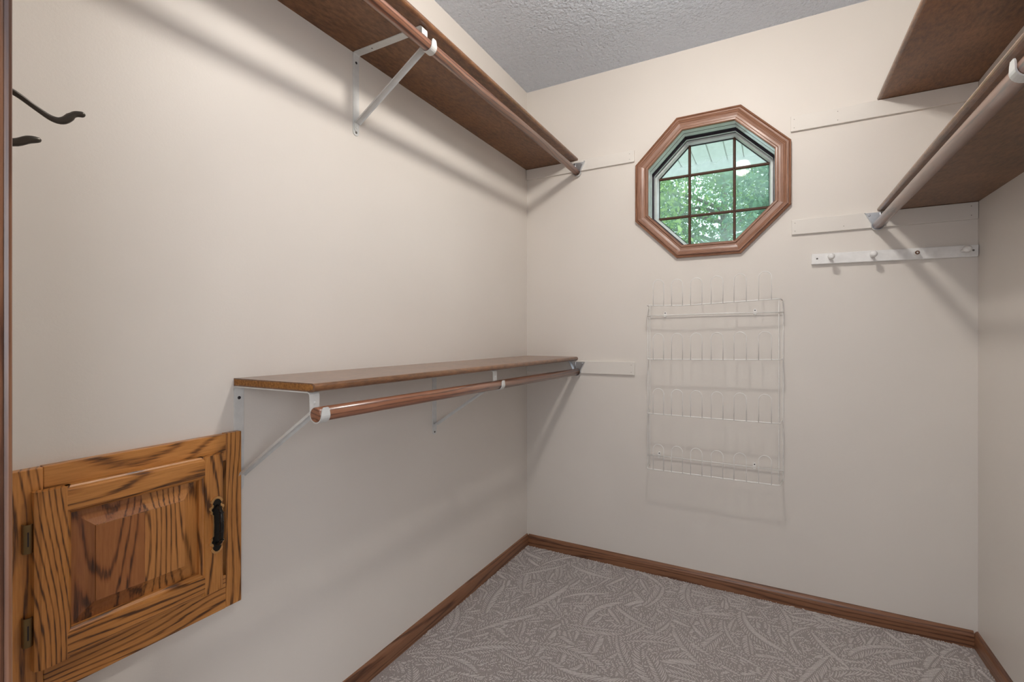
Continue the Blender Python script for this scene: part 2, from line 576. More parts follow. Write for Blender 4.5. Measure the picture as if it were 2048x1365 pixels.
# front wall with the doorway
DX0, DX1, DZ = -0.395, 0.415, 2.03
WF0 = YF - 0.115
fw = MB()
fw.box(XL, DX0 - 0.018, WF0, YF, 0, ZC)
fw.box(DX1 + 0.018, XR, WF0, YF, 0, ZC)
fw.box(DX0 - 0.018, DX1 + 0.018, WF0, YF, DZ + 0.018, ZC)
struct('wall_front', fw, M['wall'], 'cream wall with the doorway opening into the closet', 'wall')

# door lining and casing
door = empty('door_1', (DX0, YF, 0), 'brown wooden door lining and casing at the closet entrance', 'door frame', kind='structure')
for nm, b in (('jamb', (DX0 - 0.018, DX0, WF0 - 0.002, YF + 0.002, 0, DZ)),
              ('jamb', (DX1, DX1 + 0.018, WF0 - 0.002, YF + 0.002, 0, DZ)),
              ('head_jamb', (DX0 - 0.018, DX1 + 0.018, WF0 - 0.002, YF + 0.002, DZ, DZ + 0.018))):
    obj(nm, MB().box(*b), M['baseZ' if nm == 'jamb' else 'baseX'], door)
# casing boards: stepped edge profile
def casing_prof(x, sgn):
    # (x, y) outline; sgn -1: board runs towards -X from its inner edge x
    p = [(0, 0.0), (0, 0.0098), (0.0006, 0.0112), (0.0014, 0.0114), (0.0010, 0.0122), (0.0004, 0.0134), (0.0008, 0.0148), (0.0022, 0.0155),
         (0.006, 0.0160), (0.025, 0.0180), (0.045, 0.0190), (0.054, 0.0185), (0.057, 0.016), (0.057, 0.0)]
    return [(x + sgn * a, YF + b) for a, b in p]
CX0 = -0.4000
obj('casing', MB().prism(casing_prof(CX0, -1), 'Z', 0, DZ + 0.062), M['baseZ'], door)
obj('casing', MB().prism(casing_prof(DX1 + 0.005, 1), 'Z', 0, DZ + 0.062), M['baseZ'], door)
obj('head_casing', MB().box(CX0, DX1 + 0.005, YF, YF + 0.016, DZ + 0.005, DZ + 0.062), M['baseX'], door)

# baseboards
BZ = 0.0596
def base_prof():
    return [(0.0, 0.0), (0.0125, 0.0), (0.0125, 0.034), (0.0115, 0.044), (0.0085, 0.052), (0.0045, 0.0575), (0.0, BZ)]
struct('baseboard_left', MB().prism([(XL + a, z) for a, z in base_prof()], 'Y', YF, YB), M['baseY'],
       'brown wooden baseboard below the wall with the hatch', 'baseboard')
struct('baseboard_right', MB().prism([(XR - a, z) for a, z in base_prof()], 'Y', YF, YB), M['baseY'],
       'brown baseboard below the wall facing the wooden hatch', 'baseboard')
struct('baseboard_back', MB().prism([(YB - a, z) for a, z in base_prof()], 'X', XL + 0.0125, XR - 0.0125), M['baseX'],
       'brown wooden baseboard below the shoe rack and window', 'baseboard')

# carpet fern pattern: raised pale loops (nobody could count them)
def fern_carpet():
    rng = np.random.RandomState(5)
    X0, X1, Y0, Y1 = XL + 0.012, XR - 0.012, 0.55, YB - 0.012
    cs = 0.0022
    W_, H_ = int((X1 - X0) / cs) + 1, int((Y1 - Y0) / cs) + 1
    occ = np.zeros((W_, H_), bool)
    V, Fc = [], []
    nseg = 5
    for layer, (step, lmin, lmax, wmul, p_) in enumerate(((0.15, 0.20, 0.30, 1.45, 1.0), (0.085, 0.10, 0.17, 1.0, 1.0), (0.042, 0.055, 0.085, 0.75, 1.0), (0.026, 0.03, 0.05, 0.55, 1.0))):
        seeds = [(X0 + (i + rng.rand()) * step, Y0 + (j + rng.rand()) * step)
                 for i in range(int((X1 - X0) / step) + 1) for j in range(int((Y1 - Y0) / step) + 1)]
        rng.shuffle(seeds)
        for sx, sy in seeds:
            ang = 2.2 + 1.1 * sin(sx * 3.1 + 1.0) + 0.9 * cos(sy * 2.7) + rng.uniform(-1.3, 1.3)
            ln = rng.uniform(lmin, lmax)
            curv = rng.uniform(-5, 5)
            sp = rng.uniform(0.0112, 0.0130) * (1.0, 0.85, 0.74, 0.62)[layer]
            k = int(ln / sp)
            lens = (rng.uniform(0.8, 1.1), rng.uniform(0.45, 0.8))
            if rng.rand() < 0.5: lens = lens[::-1]
            x, y, a = sx, sy, ang
            marks = []
            for i in range(k):
                u = i / k
                a += curv * sp
                x += cos(a) * sp
                y += sin(a) * sp
                env = (sin(pi * min(1, (u * 0.9 + 0.1))) ** 0.7) * 0.034 * wmul * (ln / lmax)
                for sd in (-1, 1):
                    l = env * lens[(sd + 1) // 2]
                    if l < 0.007: continue
                    a2 = a + sd * rng.uniform(0.72, 0.95)
                    px, py = x + cos(a + sd * pi / 2) * 0.003, y + sin(a + sd * pi / 2) * 0.003
                    pts, ok = [], True
                    bend = -sd * 9.0
                    aa = a2
                    for q in range(nseg + 1):
                        gx, gy = int((px - X0) / cs), int((py - Y0) / cs)
                        if not (0 <= gx < W_ and 0 <= gy < H_) or occ[gx, gy]:
                            ok = False
                            break
                        pts.append((px, py, aa))
                        aa += bend * l / nseg
                        px += cos(aa) * l / nseg
                        py += sin(aa) * l / nseg
                    if len(pts) < 3: continue
                    base = len(V)
                    n_ = len(pts)
                    wd = 0.0019 * (0.62 + 0.3 * wmul) * rng.uniform(0.85, 1.15)
                    for q, (ax, ay, ad) in enumerate(pts):
                        t = q / (n_ - 1)
                        hw = wd * (0.35 + 0.65 * sin(pi * (0.12 + 0.80 * t)))
                        nx, ny = -sin(ad), cos(ad)
                        V.append((ax + nx * hw, ay + ny * hw, 0.0002))
                        V.append((ax, ay, 0.0030))
                        V.append((ax - nx * hw, ay - ny * hw, 0.0002))
                        marks.append((ax, ay))
                        marks.append((ax + nx * hw, ay + ny * hw)); marks.append((ax - nx * hw, ay - ny * hw))
                    for q in range(n_ - 1):
                        b0, b1 = base + 3 * q, base + 3 * q + 3
                        Fc.append((b0, b0 + 1, b1 + 1, b1))
                        Fc.append((b0 + 1, b0 + 2, b1 + 2, b1 + 1))
            for ax, ay in marks:
                gx, gy = int((ax - X0) / cs), int((ay - Y0) / cs)
                occ[max(0, gx - 1):gx + 2, max(0, gy - 1):gy + 2] = True
    me = bpy.data.meshes.new('carpet_pile')
    me.from_pydata(V, [], Fc)
    me.materials.append(M['pile'])
    me.polygons.foreach_set('use_smooth', [True] * len(me.polygons))
    me.update()
    o = bpy.data.objects.new('carpet_pile', me)
    o.parent = floor
    o['kind'] = 'stuff'
    o['label'] = 'pale raised loops forming fern fronds on the carpet'
    col.objects.link(o)
fern_carpet()

# ------------------------------------------------------------------ octagonal window
win = empty('window_1', (WX, YB, WZ), 'octagonal window with reddish oak casing and nine small panes', 'window', kind='structure')
# casing boards (mitred, one mesh turned eight times)
AI, AO = 0.2635, 0.3225
prof = [(0.0, 0.006), (0.0, 0.0125), (0.003, 0.0145), (0.009, 0.0150), (0.0125, 0.0120), (0.020, 0.0125), (0.030, 0.0150), (0.038, 0.0190),
        (0.0425, 0.0215), (0.0470, 0.0215), (0.0482, 0.0150), (0.0505, 0.0150), (0.0545, 0.0195), (0.059, 0.0175), (0.059, 0.0), (0.0, 0.0)]
cb = MB()
n = len(prof)
vs = []
for sg in (-1, 1):
    for u, d in prof:
        a = AI + u
        vs.append((sg * a * T8, -d, a))
cb.add(vs, [(i, (i + 1) % n, n + (i + 1) % n, n + i) for i in range(n)] + [tuple(range(n)), tuple(range(n, 2 * n))[::-1]])
cme = cb.mesh('casing_board', M['trimX'])
for k in range(8):
    o = bpy.data.objects.new('casing_board', cme)
    o.parent = win
    o.rotation_euler = (0, k * pi / 4, 0)
    col.objects.link(o)

def ring_mesh(name, prof, mats, mis):
    """prof: (depth behind wall face, apothem); faces between consecutive stations, swept round the octagon"""
    mb = MB()
    for i in range(len(prof) - 1):
        (d0, a0), (d1, a1) = prof[i], prof[i + 1]
        p0, p1 = octo(a0), octo(a1)
        for k in range(8):
            k2 = (k + 1) % 8
            mb.add([(WX + p0[k][0], YB + d0, WZ + p0[k][1]), (WX + p0[k2][0], YB + d0, WZ + p0[k2][1]),
                    (WX + p1[k2][0], YB + d1, WZ + p1[k2][1]), (WX + p1[k][0], YB + d1, WZ + p1[k][1])], [(0, 1, 2, 3)], mis[i])
    return obj(name, mb, mats, win)
ring_mesh('jamb_liner', [(-0.0055, 0.2672), (-0.0055, 0.2645), (0.0, 0.2645), (0.034, 0.2640), (0.034, 0.2665), (0.037, 0.2665), (0.037, 0.2635), (0.068, 0.2625), (0.068, 0.2672), (0.0, 0.2672)],
          [M['liner'], M['gasket_groove']], [1, 1, 0, 1, 1, 1, 0, 1, 1])  # dark faces: shade of gaps and grooves put into the colour
ring_mesh('sash_frame', [(0.068, 0.2672), (0.068, 0.2640), (0.094, 0.2640), (0.094, 0.2560), (0.105, 0.2550), (0.105, 0.2580), (0.119, 0.2570), (0.119, 0.2480), (0.141, 0.2430), (0.160, 0.2430), (0.160, 0.2672)],
          [M['liner'], M['gasket_groove']], [1, 1, 1, 0, 1, 1, 0, 0, 0, 0])  # recess and groove shade painted dark here too
ring_mesh('glazing_gasket', [(0.141, 0.2455), (0.1405, 0.2425), (0.1465, 0.2400), (0.151, 0.2400), (0.151, 0.2455)], [M['gasket_groove']], [0, 0, 0, 0])

AG = 0.2425
YG = YB + 0.148
SG = 0.239 * T8                     # muntin centre lines
MW = 0.0062                         # muntin half width
full = [(x, z) for x, z in octo(AG)]
def clip(poly, f):
    out = []
    for i in range(len(poly)):
        p, q = poly[i], poly[(i + 1) % len(poly)]
        a, b = f(p), f(q)
        if a >= 0: out.append(p)
        if (a >= 0) != (b >= 0):
            t = a / (a - b)
            out.append((p[0] + (q[0] - p[0]) * t, p[1] + (q[1] - p[1]) * t))
    return out
bands = [(-1, -SG), (-SG, SG), (SG, 1)]
for xa, xb in bands:
    for za, zb in bands:
        p = clip(full, lambda q: q[0] - xa)
        p = clip(p, lambda q: xb - q[0])
        p = clip(p, lambda q: q[1] - za)
        p = clip(p, lambda q: zb - q[1])
        # one clear face per pane: the pane's inner surface
        mb = MB().add([(WX + q[0], YG, WZ + q[1]) for q in p], [tuple(range(len(p)))])
        obj('pane', mb, M['glass'], win)
for sg in (-1, 1):
    c = sg * SG
    pv = lambda c_: [(c_ - MW, YG - 0.001), (c_ - MW, YG - 0.006), (c_ - MW * 0.45, YG - 0.010), (c_ + MW * 0.45, YG - 0.010), (c_ + MW, YG - 0.006), (c_ + MW, YG - 0.001)]
    ext = 0.2435
    obj('muntin', MB().prism([(WX + a, b) for a, b in pv(c)], 'Z', WZ - ext, WZ + ext), M['muntin'], win)
    obj('muntin', MB().prism([(b, WZ + a) for a, b in pv(c)], 'X', WX - ext, WX + ext), M['muntin'], win)

# ------------------------------------------------------------------ shelves, rods, brackets
def shelf(side, zb, y0, label, group=None, raw=False):
    xw, sg = (XL, 1) if side == 'L' else (XR, -1)
    r = SHT / 2
    p = [(0, 0), (SHD - r, 0)] + [(SHD - r + r * sin(t), r - r * cos(t)) for t in [pi * k / 8 for k in range(1, 8)]] + [(SHD - r, SHT), (0, SHT)]
    mb = MB()
    pts = [(xw + sg * a, zb + b) for a, b in p]
    mb.prism(pts, 'Y', y0, YB - 0.0005)
    mb.mi[0] = 1                     # the raw-looking underside stays matt
    mats = [M['shelfgloss'], M['shelf']]
    o = tag(obj('shelf_board', mb, mats, None, (xw, y0, zb)), label, 'shelf', group)
    if raw:
        q = [(0.004, 0.0028), (SHD - 0.016, 0.0030), (SHD - 0.008, 0.006), (SHD - 0.0055, 0.0115), (SHD - 0.011, 0.0165), (0.004, 0.0162)]
        e = obj('raw_edge', MB().prism([(xw + sg * a, zb + b) for a, b in q], 'Y', y0 - 0.0008, y0 + 0.0005), M['raw'], o)
        e['label'] = 'bare orange particle board end'
    return o
Z_UL, Z_LL, Z_UR, Z_LR = 2.020, 1.0005, 2.038, 1.607
shelf('L', Z_UL, YF, 'brown bullnose shelf high up under the ceiling with a hanging rod')
shelf('L', Z_LL, 0.708, 'brown bullnose shelf at waist height above the wooden hatch', raw=True)
shelf('R', Z_UR, YF, 'brown shelf without a rod, above the shelf with the peg rail beneath')
shelf('R', Z_LR, YF, 'brown bullnose shelf just above the white peg rail')

def rod(side, z0, z1, y0, y1, label):
    x = XL + RODX if side == 'L' else XR - RODX
    o = tag(obj('closet_rod', MB().tube([(x, y0, z0), (x, y0 + 0.0015, z0), (x, y1, z1)], [ROD_R - 0.0012, ROD_R, ROD_R], 28), M['rod'], None, (x, y0, z0)), label, 'rod')
    return x
Z_RUL, Z_RLL, Z_RLR = 1.957, 0.9475, 1.553
rod('L', Z_RUL, Z_RUL, YF + 0.004, YB - 0.0165, 'brown wooden rod hanging under the high shelf by the ceiling')
rod('L', 0.9520, 0.9440, 0.729 - 0.022, YB - 0.0165, 'brown wooden rod with a sawn end under the waist-high shelf')
rod('R', Z_RLR, Z_RLR, YF + 0.004, YB - 0.0165, 'brown wooden rod with bluish sheen above the peg rail')

def screw(name, parent, p, axis, r=0.004, mat='screw', h=0.0014):
    ax = Vector(axis)
    return obj(name, MB().lathe([(-0.0004, r), (h * 0.5, r * 0.95), (h, r * 0.6)], p, ax, 12), M[mat], parent)

def bracket(side, zb, yc, zrod, label, screws_dark=False):
    xw, sg = (XL, 1) if side == 'L' else (XR, -1)
    w, t = 0.025, 0.0026
    X = lambda a: xw + sg * a
    root = empty('shelf_bracket', (xw, yc, zb - 0.26), label, 'bracket', 'white steel shelf and rod brackets')
    # wall leg with rounded foot
    pts = [(yc - w / 2, zb - 0.0005), (yc - w / 2, zb - 0.250)]
    pts += [(yc - w / 2 * cos(a), zb - 0.250 - w / 2 * 0.9 * sin(a)) for a in [pi * k / 8 for k in range(1, 8)]]
    pts += [(yc + w / 2, zb - 0.250), (yc + w / 2, zb - 0.0005)]
    bevel(obj('leg', MB().prism(pts, 'X', xw, X(t)), M['white'], root), 0.0006, 1)
    # arm below the shelf, bent down in front into the rod hook
    rr = ROD_R + t / 2 + 0.0004
    xs = RODX - rr
    arm = [(X(t * 0.5), zb - 0.012), (X(t * 0.8), zb - 0.006), (X(0.005), zb - 0.0025), (X(0.010), zb - t / 2 - 0.0002), (X(xs - 0.008), zb - t / 2 - 0.0002)]
    obj('arm', MB().strip(arm, w, t, yc), M['white'], root)
    hk = [(X(xs - 0.008), zb - t / 2 - 0.0002), (X(xs - 0.003), zb - 0.003), (X(xs - 0.0006), zb - 0.006), (X(xs), zb - 0.011), (X(xs), zrod + 0.004)]
    for k in range(0, 13):
        a = pi + (pi + 0.18) * k / 12
        hk.append((X(RODX + rr * cos(a)), zrod + rr * sin(a)))
    hk += [(X(RODX + rr * 0.985), zrod + rr * 0.62), (X(RODX + rr * 1.0), zrod + rr * 0.92)]
    ws = [w] * 4 + [w * 0.94] * (len(hk) - 7) + [w * 0.90, w * 0.78, w * 0.5]
    h = obj('rod_hook', MB().strip(hk, ws, t, yc), M['white'], root)
    # diagonal brace: shallow channel from the leg's foot to the back of the hook
    a0, b0 = Vector((X(0.006), zb - 0.222)), Vector((X(xs - t), zrod + 0.004))
    br = MB()
    d = (b0 - a0).normalized()
    q = Vector((-d.y, d.x)) * (sg)
    tb = 0.0016
    sec = [(-0.011, 0.005), (-0.0094, 0.0), (-0.004, -0.0012), (0.004, -0.0012), (0.0094, 0.0), (0.011, 0.005)]
    vs = []
    for e in (a0, b0):
        for off in (0, tb):
            for yy, dep in sec:
                c = e - q * (dep - off)
                vs.append((c.x, yc + yy, c.y))
    m_ = len(sec)
    fs = []
    for i in range(m_ - 1):
        fs.append((i, i + 1, 2 * m_ + i + 1, 2 * m_ + i))
        fs.append((m_ + i, 3 * m_ + i, 3 * m_ + i + 1, m_ + i + 1))
    for i in (0, m_ - 1):
        fs.append((i, 2 * m_ + i, 3 * m_ + i, m_ + i))
    for base in (0, 2 * m_):
        for i in range(m_ - 1):
            fs.append((base + i, base + m_ + i, base + m_ + i + 1, base + i + 1))
    br.add(vs, fs)
    obj('brace', br, M['white'], root)
    # foot tab of the brace riveted to the leg
    ft = [(yc - 0.0095, zb - 0.218), (yc - 0.0095, zb - 0.240)] + [(yc - 0.0095 * cos(a), zb - 0.240 - 0.008 * sin(a)) for a in [pi * k / 6 for k in range(1, 6)]] + [(yc + 0.0095, zb - 0.240), (yc + 0.0095, zb - 0.218)]
    obj('brace_tab', MB().prism(ft, 'X', X(t), X(t + 0.0018)), M['white'], root)
    # slot in the brace, screws
    c = a0.lerp(b0, 0.72)
    obj('slot', MB().lathe([(0, 0.0036), (0.0006, 0.0034)], (c.x + q.x * 0.0014, yc, c.y + q.y * 0.0014), (q.x, 0, q.y), 12), M['dark'], root)
    screw('screw', root, (X(t + 0.0018), yc, zb - 0.236), (sg, 0, 0), 0.0048, 'white')
    screw('screw', root, (X(t), yc, zb - 0.251), (sg, 0, 0), 0.0042, 'dark' if screws_dark else 'screw')
    screw('screw', root, (X(t), yc, zb - 0.030), (sg, 0, 0), 0.0042, 'dark')
    screw('screw', root, (X(xs + t / 2), yc, zb - 0.024), (sg, 0, 0), 0.0036, 'white', 0.0025)
    for fx in (0.07, 0.235):
        screw('screw', root, (X(fx), yc, zb - t - 0.0002), (0, 0, -1), 0.0026, 'screw', 0.0008)
    return root
bracket('L', Z_UL, 1.100, Z_RUL, 'white steel bracket under the high shelf, near the ceiling')
bracket('L', Z_LL, 0.720, 0.9520, 'white steel bracket at the sawn rod end, just beside the wooden hatch', True)
bracket('L', Z_LL, 1.503, 0.9475, 'white steel bracket at the middle of the waist-high shelf')
bracket('R', Z_LR, 1.068, Z_RLR, 'white steel bracket whose hook holds the rod above the peg rail')

# ledger strips (painted cleats) on the back wall
CT = 0.0115
def cleat(x0, x1, z0, z1, label, nails):
    root = empty('ledger_strip', ((x0 + x1) / 2, YB, z0), label, 'ledger', 'cream ledger strips on the end wall')
    bevel(obj('board', MB().box(x0, x1, YB - CT, YB, z0, z1), M['cleat'], root), 0.0018, 2)
    for nx, nz in nails:
        screw('nail', root, (nx, YB - CT, nz), (0, -1, 0), 0.0016, 'nail', 0.0003)
    return root
def nl(xs, z0, z1):
    return [(x, z) for x in xs for z in (z0 + 0.014, z1 - 0.014)]
cleat(XL + 0.001, -0.578, 1.9640, Z_UL - 0.0008, 'cream strip holding the end of the high shelf with a rod', nl((-0.600,), 1.964, 2.019))
cleat(XL + 0.001, -0.576, 0.9360, Z_LL - 0.0008, 'cream strip holding the end of the waist-high shelf beside the shoe rack', nl((-0.592,), 0.936, 0.999))
cleat(0.0725, XR - 0.001, 1.9740, Z_UR - 0.0008, 'cream strip under the rodless shelf, near the top of the window', nl((0.085, 0.235), 1.974, 2.037))
cleat(0.0760, XR - 0.001, 1.5450, Z_LR - 0.0008, 'cream strip between the peg rail and the shelf above it', nl((0.088, 0.635), 1.545, 1.606) + [(0.255, 1.562)])

# galvanised rod sockets on the strips
def socket(side, zrod, ztop, label):
    x = XL + RODX if side == 'L' else XR - RODX
    sg = 1 if side == 'L' else -1
    y = YB - CT
    root = empty('rod_socket', (x, y, zrod), label, 'rod socket', 'galvanised rod sockets')
    R = ROD_R + 0.0042
    top = min(zrod + 0.050, ztop - 0.001)
    arc = [(x + R * cos(a), zrod + R * sin(a)) for a in [pi + pi * k / 14 for k in range(15)]]
    outline = [(x - 0.041, top)] + [(x - R, zrod + 0.008)] + arc + [(x + R, zrod + 0.008), (x + 0.041, top)]
    obj('plate', MB().prism(outline, 'Y', y - 0.0014, y), M['steel'], root)
    # rim round the cup and up both slanted flanges
    rim = MB()
    path = outline
    inn = [(x - 0.0395, top)] + [(x - R + 0.0013, zrod + 0.0085)] + [(x + (R - 0.0013) * cos(a), zrod + (R - 0.0013) * sin(a)) for a in [pi + pi * k / 14 for k in range(15)]] + [(x + R - 0.0013, zrod + 0.0085), (x + 0.0395, top)]
    for i in range(len(path) - 1):
        for (p, q) in (((path[i]), (path[i + 1])),):
            a, b, c, d = path[i], path[i + 1], inn[i + 1], inn[i]
            y0, y1 = y - 0.015, y - 0.0014
            vs = [(a[0], y0, a[1]), (b[0], y0, b[1]), (c[0], y0, c[1]), (d[0], y0, d[1]), (a[0], y1, a[1]), (b[0], y1, b[1]), (c[0], y1, c[1]), (d[0], y1, d[1])]
            rim.add(vs, [(0, 1, 2, 3), (4, 7, 6, 5), (0, 4, 5, 1), (3, 2, 6, 7)])
    obj('rim', rim, M['steel'], root)
    obj('tongue', MB().tube([(x - sg * 0.011, y - 0.0035, top - 0.001), (x - sg * 0.011, y - 0.0035, zrod + 0.018)], 0.0030, 10), M['steel'], root)
    for sx in (-0.026, 0.026):
        screw('screw', root, (x + sx, y - 0.0014, top - 0.009), (0, -1, 0), 0.0042, 'steel', 0.002)
socket('L', Z_RUL, Z_UL, 'galvanised cup holding the rod of the high shelf at the end wall')
socket('L', 0.9440, Z_LL, 'galvanised cup holding the rod of the waist-high shelf at the end wall')
socket('R', Z_RLR, Z_LR, 'galvanised cup holding the rod above the peg rail at the end wall')

# ------------------------------------------------------------------ peg rail
PRX, PRZ = 0.3995, 1.4340
peg = empty('peg_rail', (PRX, YB, PRZ), 'white wooden peg rail with one broken peg on the end wall', 'peg rail')
peg.rotation_euler = (0, radians(0.75), 0)
pw, ph, pt = 0.254, 0.0215, 0.0165
bevel(obj('board', MB().box(PRX - pw, PRX + pw, YB - pt, YB, PRZ - ph, PRZ + ph), M['pegwhite'], peg), 0.003, 3)
pegprof = [(-0.004, 0.0062), (0.004, 0.0058), (0.018, 0.0050), (0.030, 0.0050), (0.036, 0.0066), (0.040, 0.0098), (0.0455, 0.0122), (0.051, 0.0118), (0.055, 0.0090), (0.0575, 0.0045)]
for i, px in enumerate((-0.1905, -0.0560, 0.2105)):
    obj('peg', MB().lathe(pegprof, (PRX + px, YB - pt, PRZ + 0.001), (0, -1, 0), 20), M['pegwhite'], peg)
st = obj('broken_peg', MB().lathe([(-0.004, 0.0092), (0.004, 0.0088), (0.016, 0.0078), (0.021, 0.0074)], (PRX + 0.0785, YB - pt, PRZ + 0.001), (0, -1, 0), 20), M['pegwhite'], peg)
st['label'] = 'snapped peg stub with a brown ring'
rg = MB().lathe([(0.0205, 0.0074), (0.0222, 0.0070), (0.0222, 0.0030), (0.0205, 0.0030)], (PRX + 0.0785, YB - pt, PRZ + 0.001), (0, -1, 0), 20)
obj('wood_ring', rg, M['pegwood'], st)
obj('core', MB().lathe([(0.0208, 0.0030), (0.0236, 0.0024)], (PRX + 0.0785, YB - pt, PRZ + 0.001), (0, -1, 0), 12), M['pegwhite'], st)
for sx in (-0.2345, 0.2395):
    screw('screw', peg, (PRX + sx, YB - pt, PRZ + 0.001), (0, -1, 0), 0.0036, 'screw', 0.0006)

# ------------------------------------------------------------------ wire shoe rack
RK = (-0.235, YB, 0.52)
rack = empty('shoe_rack', RK, 'white wire shoe rack with four tiers of loops on the end wall', 'shoe rack')
YW = YB - 0.0085                    # frame wires against the wall clips
YT = YB - 0.110                     # front of the tiers
RXL, RXR = -0.495, 0.034
for x in (-0.5135, -0.5045, 0.030, 0.0455):
    obj('upright', MB().tube([(x, YW, 0.517), (x, YW, 1.272)], 0.0022, 8, round_end=True), M['wire'], rack)
obj('back_rail', MB().tube([(-0.5155, YW - 0.0044, 1.2195), (-0.40, YW - 0.0044, 1.2215), (-0.2, YW - 0.0044, 1.2245), (0.0475, YW - 0.0044, 1.2245)], 0.0024, 8), M['wire'], rack)
obj('back_rail', MB().tube([(-0.5155, YW - 0.0044, 0.5635), (0.0475, YW - 0.0044, 0.5610)], 0.0024, 8), M['wire'], rack)
tiers = [[(0.0, 1.2640), (0.30, 1.2588), (1.0, 1.2745)], [(0.0, 1.0195), (0.5, 1.0235), (1.0, 1.0290)], [(0.0, 0.7745), (0.5, 0.7725), (1.0, 0.7720)], [(0.0, 0.5230), (0.5, 0.5225), (1.0, 0.5225)]]
loopx = [-0.4440, -0.3640, -0.2840, -0.2010, -0.1125, -0.0210]
for ti, tz in enumerate(tiers):
    def zat(x):
        t = (x - RXL) / (RXR - RXL)
        for (t0, z0), (t1, z1) in zip(tz, tz[1:]):
            if t <= t1: return z0 + (z1 - z0) * (t - t0) / (t1 - t0)
        return tz[-1][1]
    zl, zr = tz[0][1], tz[-1][1]
    path = [(RXL - 0.012, YW - 0.0042, zl), (RXL, YT + 0.012, zl), (RXL + 0.003, YT + 0.003, zl), (RXL + 0.012, YT, zat(RXL + 0.012))]
    path += [(x, YT, zat(x)) for x in (RXL + 0.08, RXL + 0.158, RXL + 0.26, RXL + 0.35, RXL + 0.44, RXR - 0.012)]
    path += [(RXR - 0.003, YT + 0.003, zr), (RXR, YT + 0.012, zr), (RXR + 0.0085, YW - 0.0042, zr)]
    obj('tier_wire', MB().tube(path, 0.0024, 8), M['wire'], rack)
    for x in loopx:
        hw, hh = 0.0232, 0.115
        z0 = zat(x)
        p = [(x - hw, YT - 0.0012, z0 - 0.002), (x - hw, YT - 0.0012, z0 + hh - hw)]
        p += [(x - hw * cos(a), YT - 0.0012, z0 + hh - hw + hw * sin(a)) for a in [pi * k / 12 for k in range(1, 12)]]
        p += [(x + hw, YT - 0.0012, z0 + hh - hw), (x + hw, YT - 0.0012, z0 - 0.002)]
        obj('loop', MB().tube(p, 0.0016, 8), M['wire'], rack)
for cx, cz in ((-0.4345, 1.2210), (-0.0600, 1.2245), (-0.4615, 0.5632), (-0.0620, 0.5613)):
    k = obj('wall_clip', MB().prism([(cx - 0.0062, cz - 0.004), (cx - 0.0062, cz + 0.013), (cx - 0.003, cz + 0.0175), (cx + 0.003, cz + 0.0175), (cx + 0.0062, cz + 0.013), (cx + 0.0062, cz - 0.004), (cx, cz - 0.010)], 'Y', YB - 0.0055, YB), M['wire'], rack)
    obj('clip_hook', MB().box(cx - 0.0045, cx + 0.0045, YW - 0.0085, YB - 0.004, cz - 0.0062, cz - 0.0022), M['wire'], k)
    obj('clip_screw', MB().lathe([(0, 0.0027), (0.0006, 0.0024)], (cx, YB - 0.0055, cz + 0.0105), (0, -1, 0), 10), M['dark'], k)

# ------------------------------------------------------------------ wooden access hatch
HY0, HY1, HZ0, HZ1 = 0.285, 0.7155, 0.4765, 0.8895
hatch = empty('access_hatch', (XL, (HY0 + HY1) / 2, HZ0), 'honey oak access hatch with raised-panel door low on the wall', 'hatch')
ft_ = 0.019
def hb(name, mat, y0, y1, z0, z1, x0=XL, x1=XL + ft_, parent=hatch, bw=0.0015):
    return bevel(obj(name, MB().box(x0, x1, y0, y1, z0, z1), mat, parent), bw, 2)
hb('frame_stile', M['oakZ'], HY0, 0.3530, HZ0, HZ1 - 0.0012)
hb('frame_stile', M['oakZ'], 0.6780, HY1, HZ0, HZ1 + 0.0012)
hb('frame_rail', M['oakY'], 0.3532, 0.6778, 0.8250, HZ1)
hb('frame_rail', M['oakY'], 0.3532, 0.6778, HZ0 - 0.0006, 0.5550)
DY0, DY1, DZ0, DZ1 = 0.3365, 0.6620, 0.5370, 0.8495
FX = XL + 0.039                      # door face
dr = empty('door', (XL + ft_, DY0, DZ0), None, None)
dr.parent = hatch
dr.location = Vector((XL + ft_, DY0, DZ0)) - Vector(hatch.location)
sw = 0.0430
BX = XL + ft_ + 0.001
def member(name, mat, y0, y1, z0, z1, outer, inner):
    """door stile/rail: slab with eased outer edge and a sloped inner sticking; outer/inner = sides"""
    mb = MB()
    e, s_ = 0.006, 0.008
    if outer in ('y0', 'y1'):
        a, b = (y0, y1) if outer == 'y0' else (y1, y0)      # a outer, b inner
        sg = 1 if b > a else -1
        pts = [(BX, a), (FX - 0.006, a), (FX - 0.0035, a + sg * 0.003), (FX - 0.003, a + sg * 0.0055), (FX, a + sg * 0.008), (FX, b), (FX - 0.003, b + sg * 0.0015), (FX - 0.004, b + sg * 0.004), (FX - 0.009, b + sg * 0.008), (BX, b + sg * 0.008)]
        mb.prism(pts, 'Z', z0, z1)
    else:
        a, b = (z0, z1) if outer == 'z0' else (z1, z0)
        sg = 1 if b > a else -1
        pts = [(BX, a), (FX - 0.006, a), (FX - 0.0035, a + sg * 0.003), (FX - 0.003, a + sg * 0.0055), (FX, a + sg * 0.008), (FX, b), (FX - 0.003, b + sg * 0.0015), (FX - 0.004, b + sg * 0.004), (FX - 0.009, b + sg * 0.008), (BX, b + sg * 0.008)]
        mb.prism(pts, 'Y', y0, y1)
    return obj(name, mb, mat, dr)
member('door_stile', M['oakZ'], DY0, DY0 + sw, DZ0, DZ1, 'y0', 'y1')
member('door_stile', M['oakZ'], DY1 - sw, DY1, DZ0, DZ1, 'y1', 'y0')
member('door_rail', M['oakY'], DY0 + sw - 0.0, DY1 - sw + 0.0, DZ0, DZ0 + sw, 'z0', 'z1')
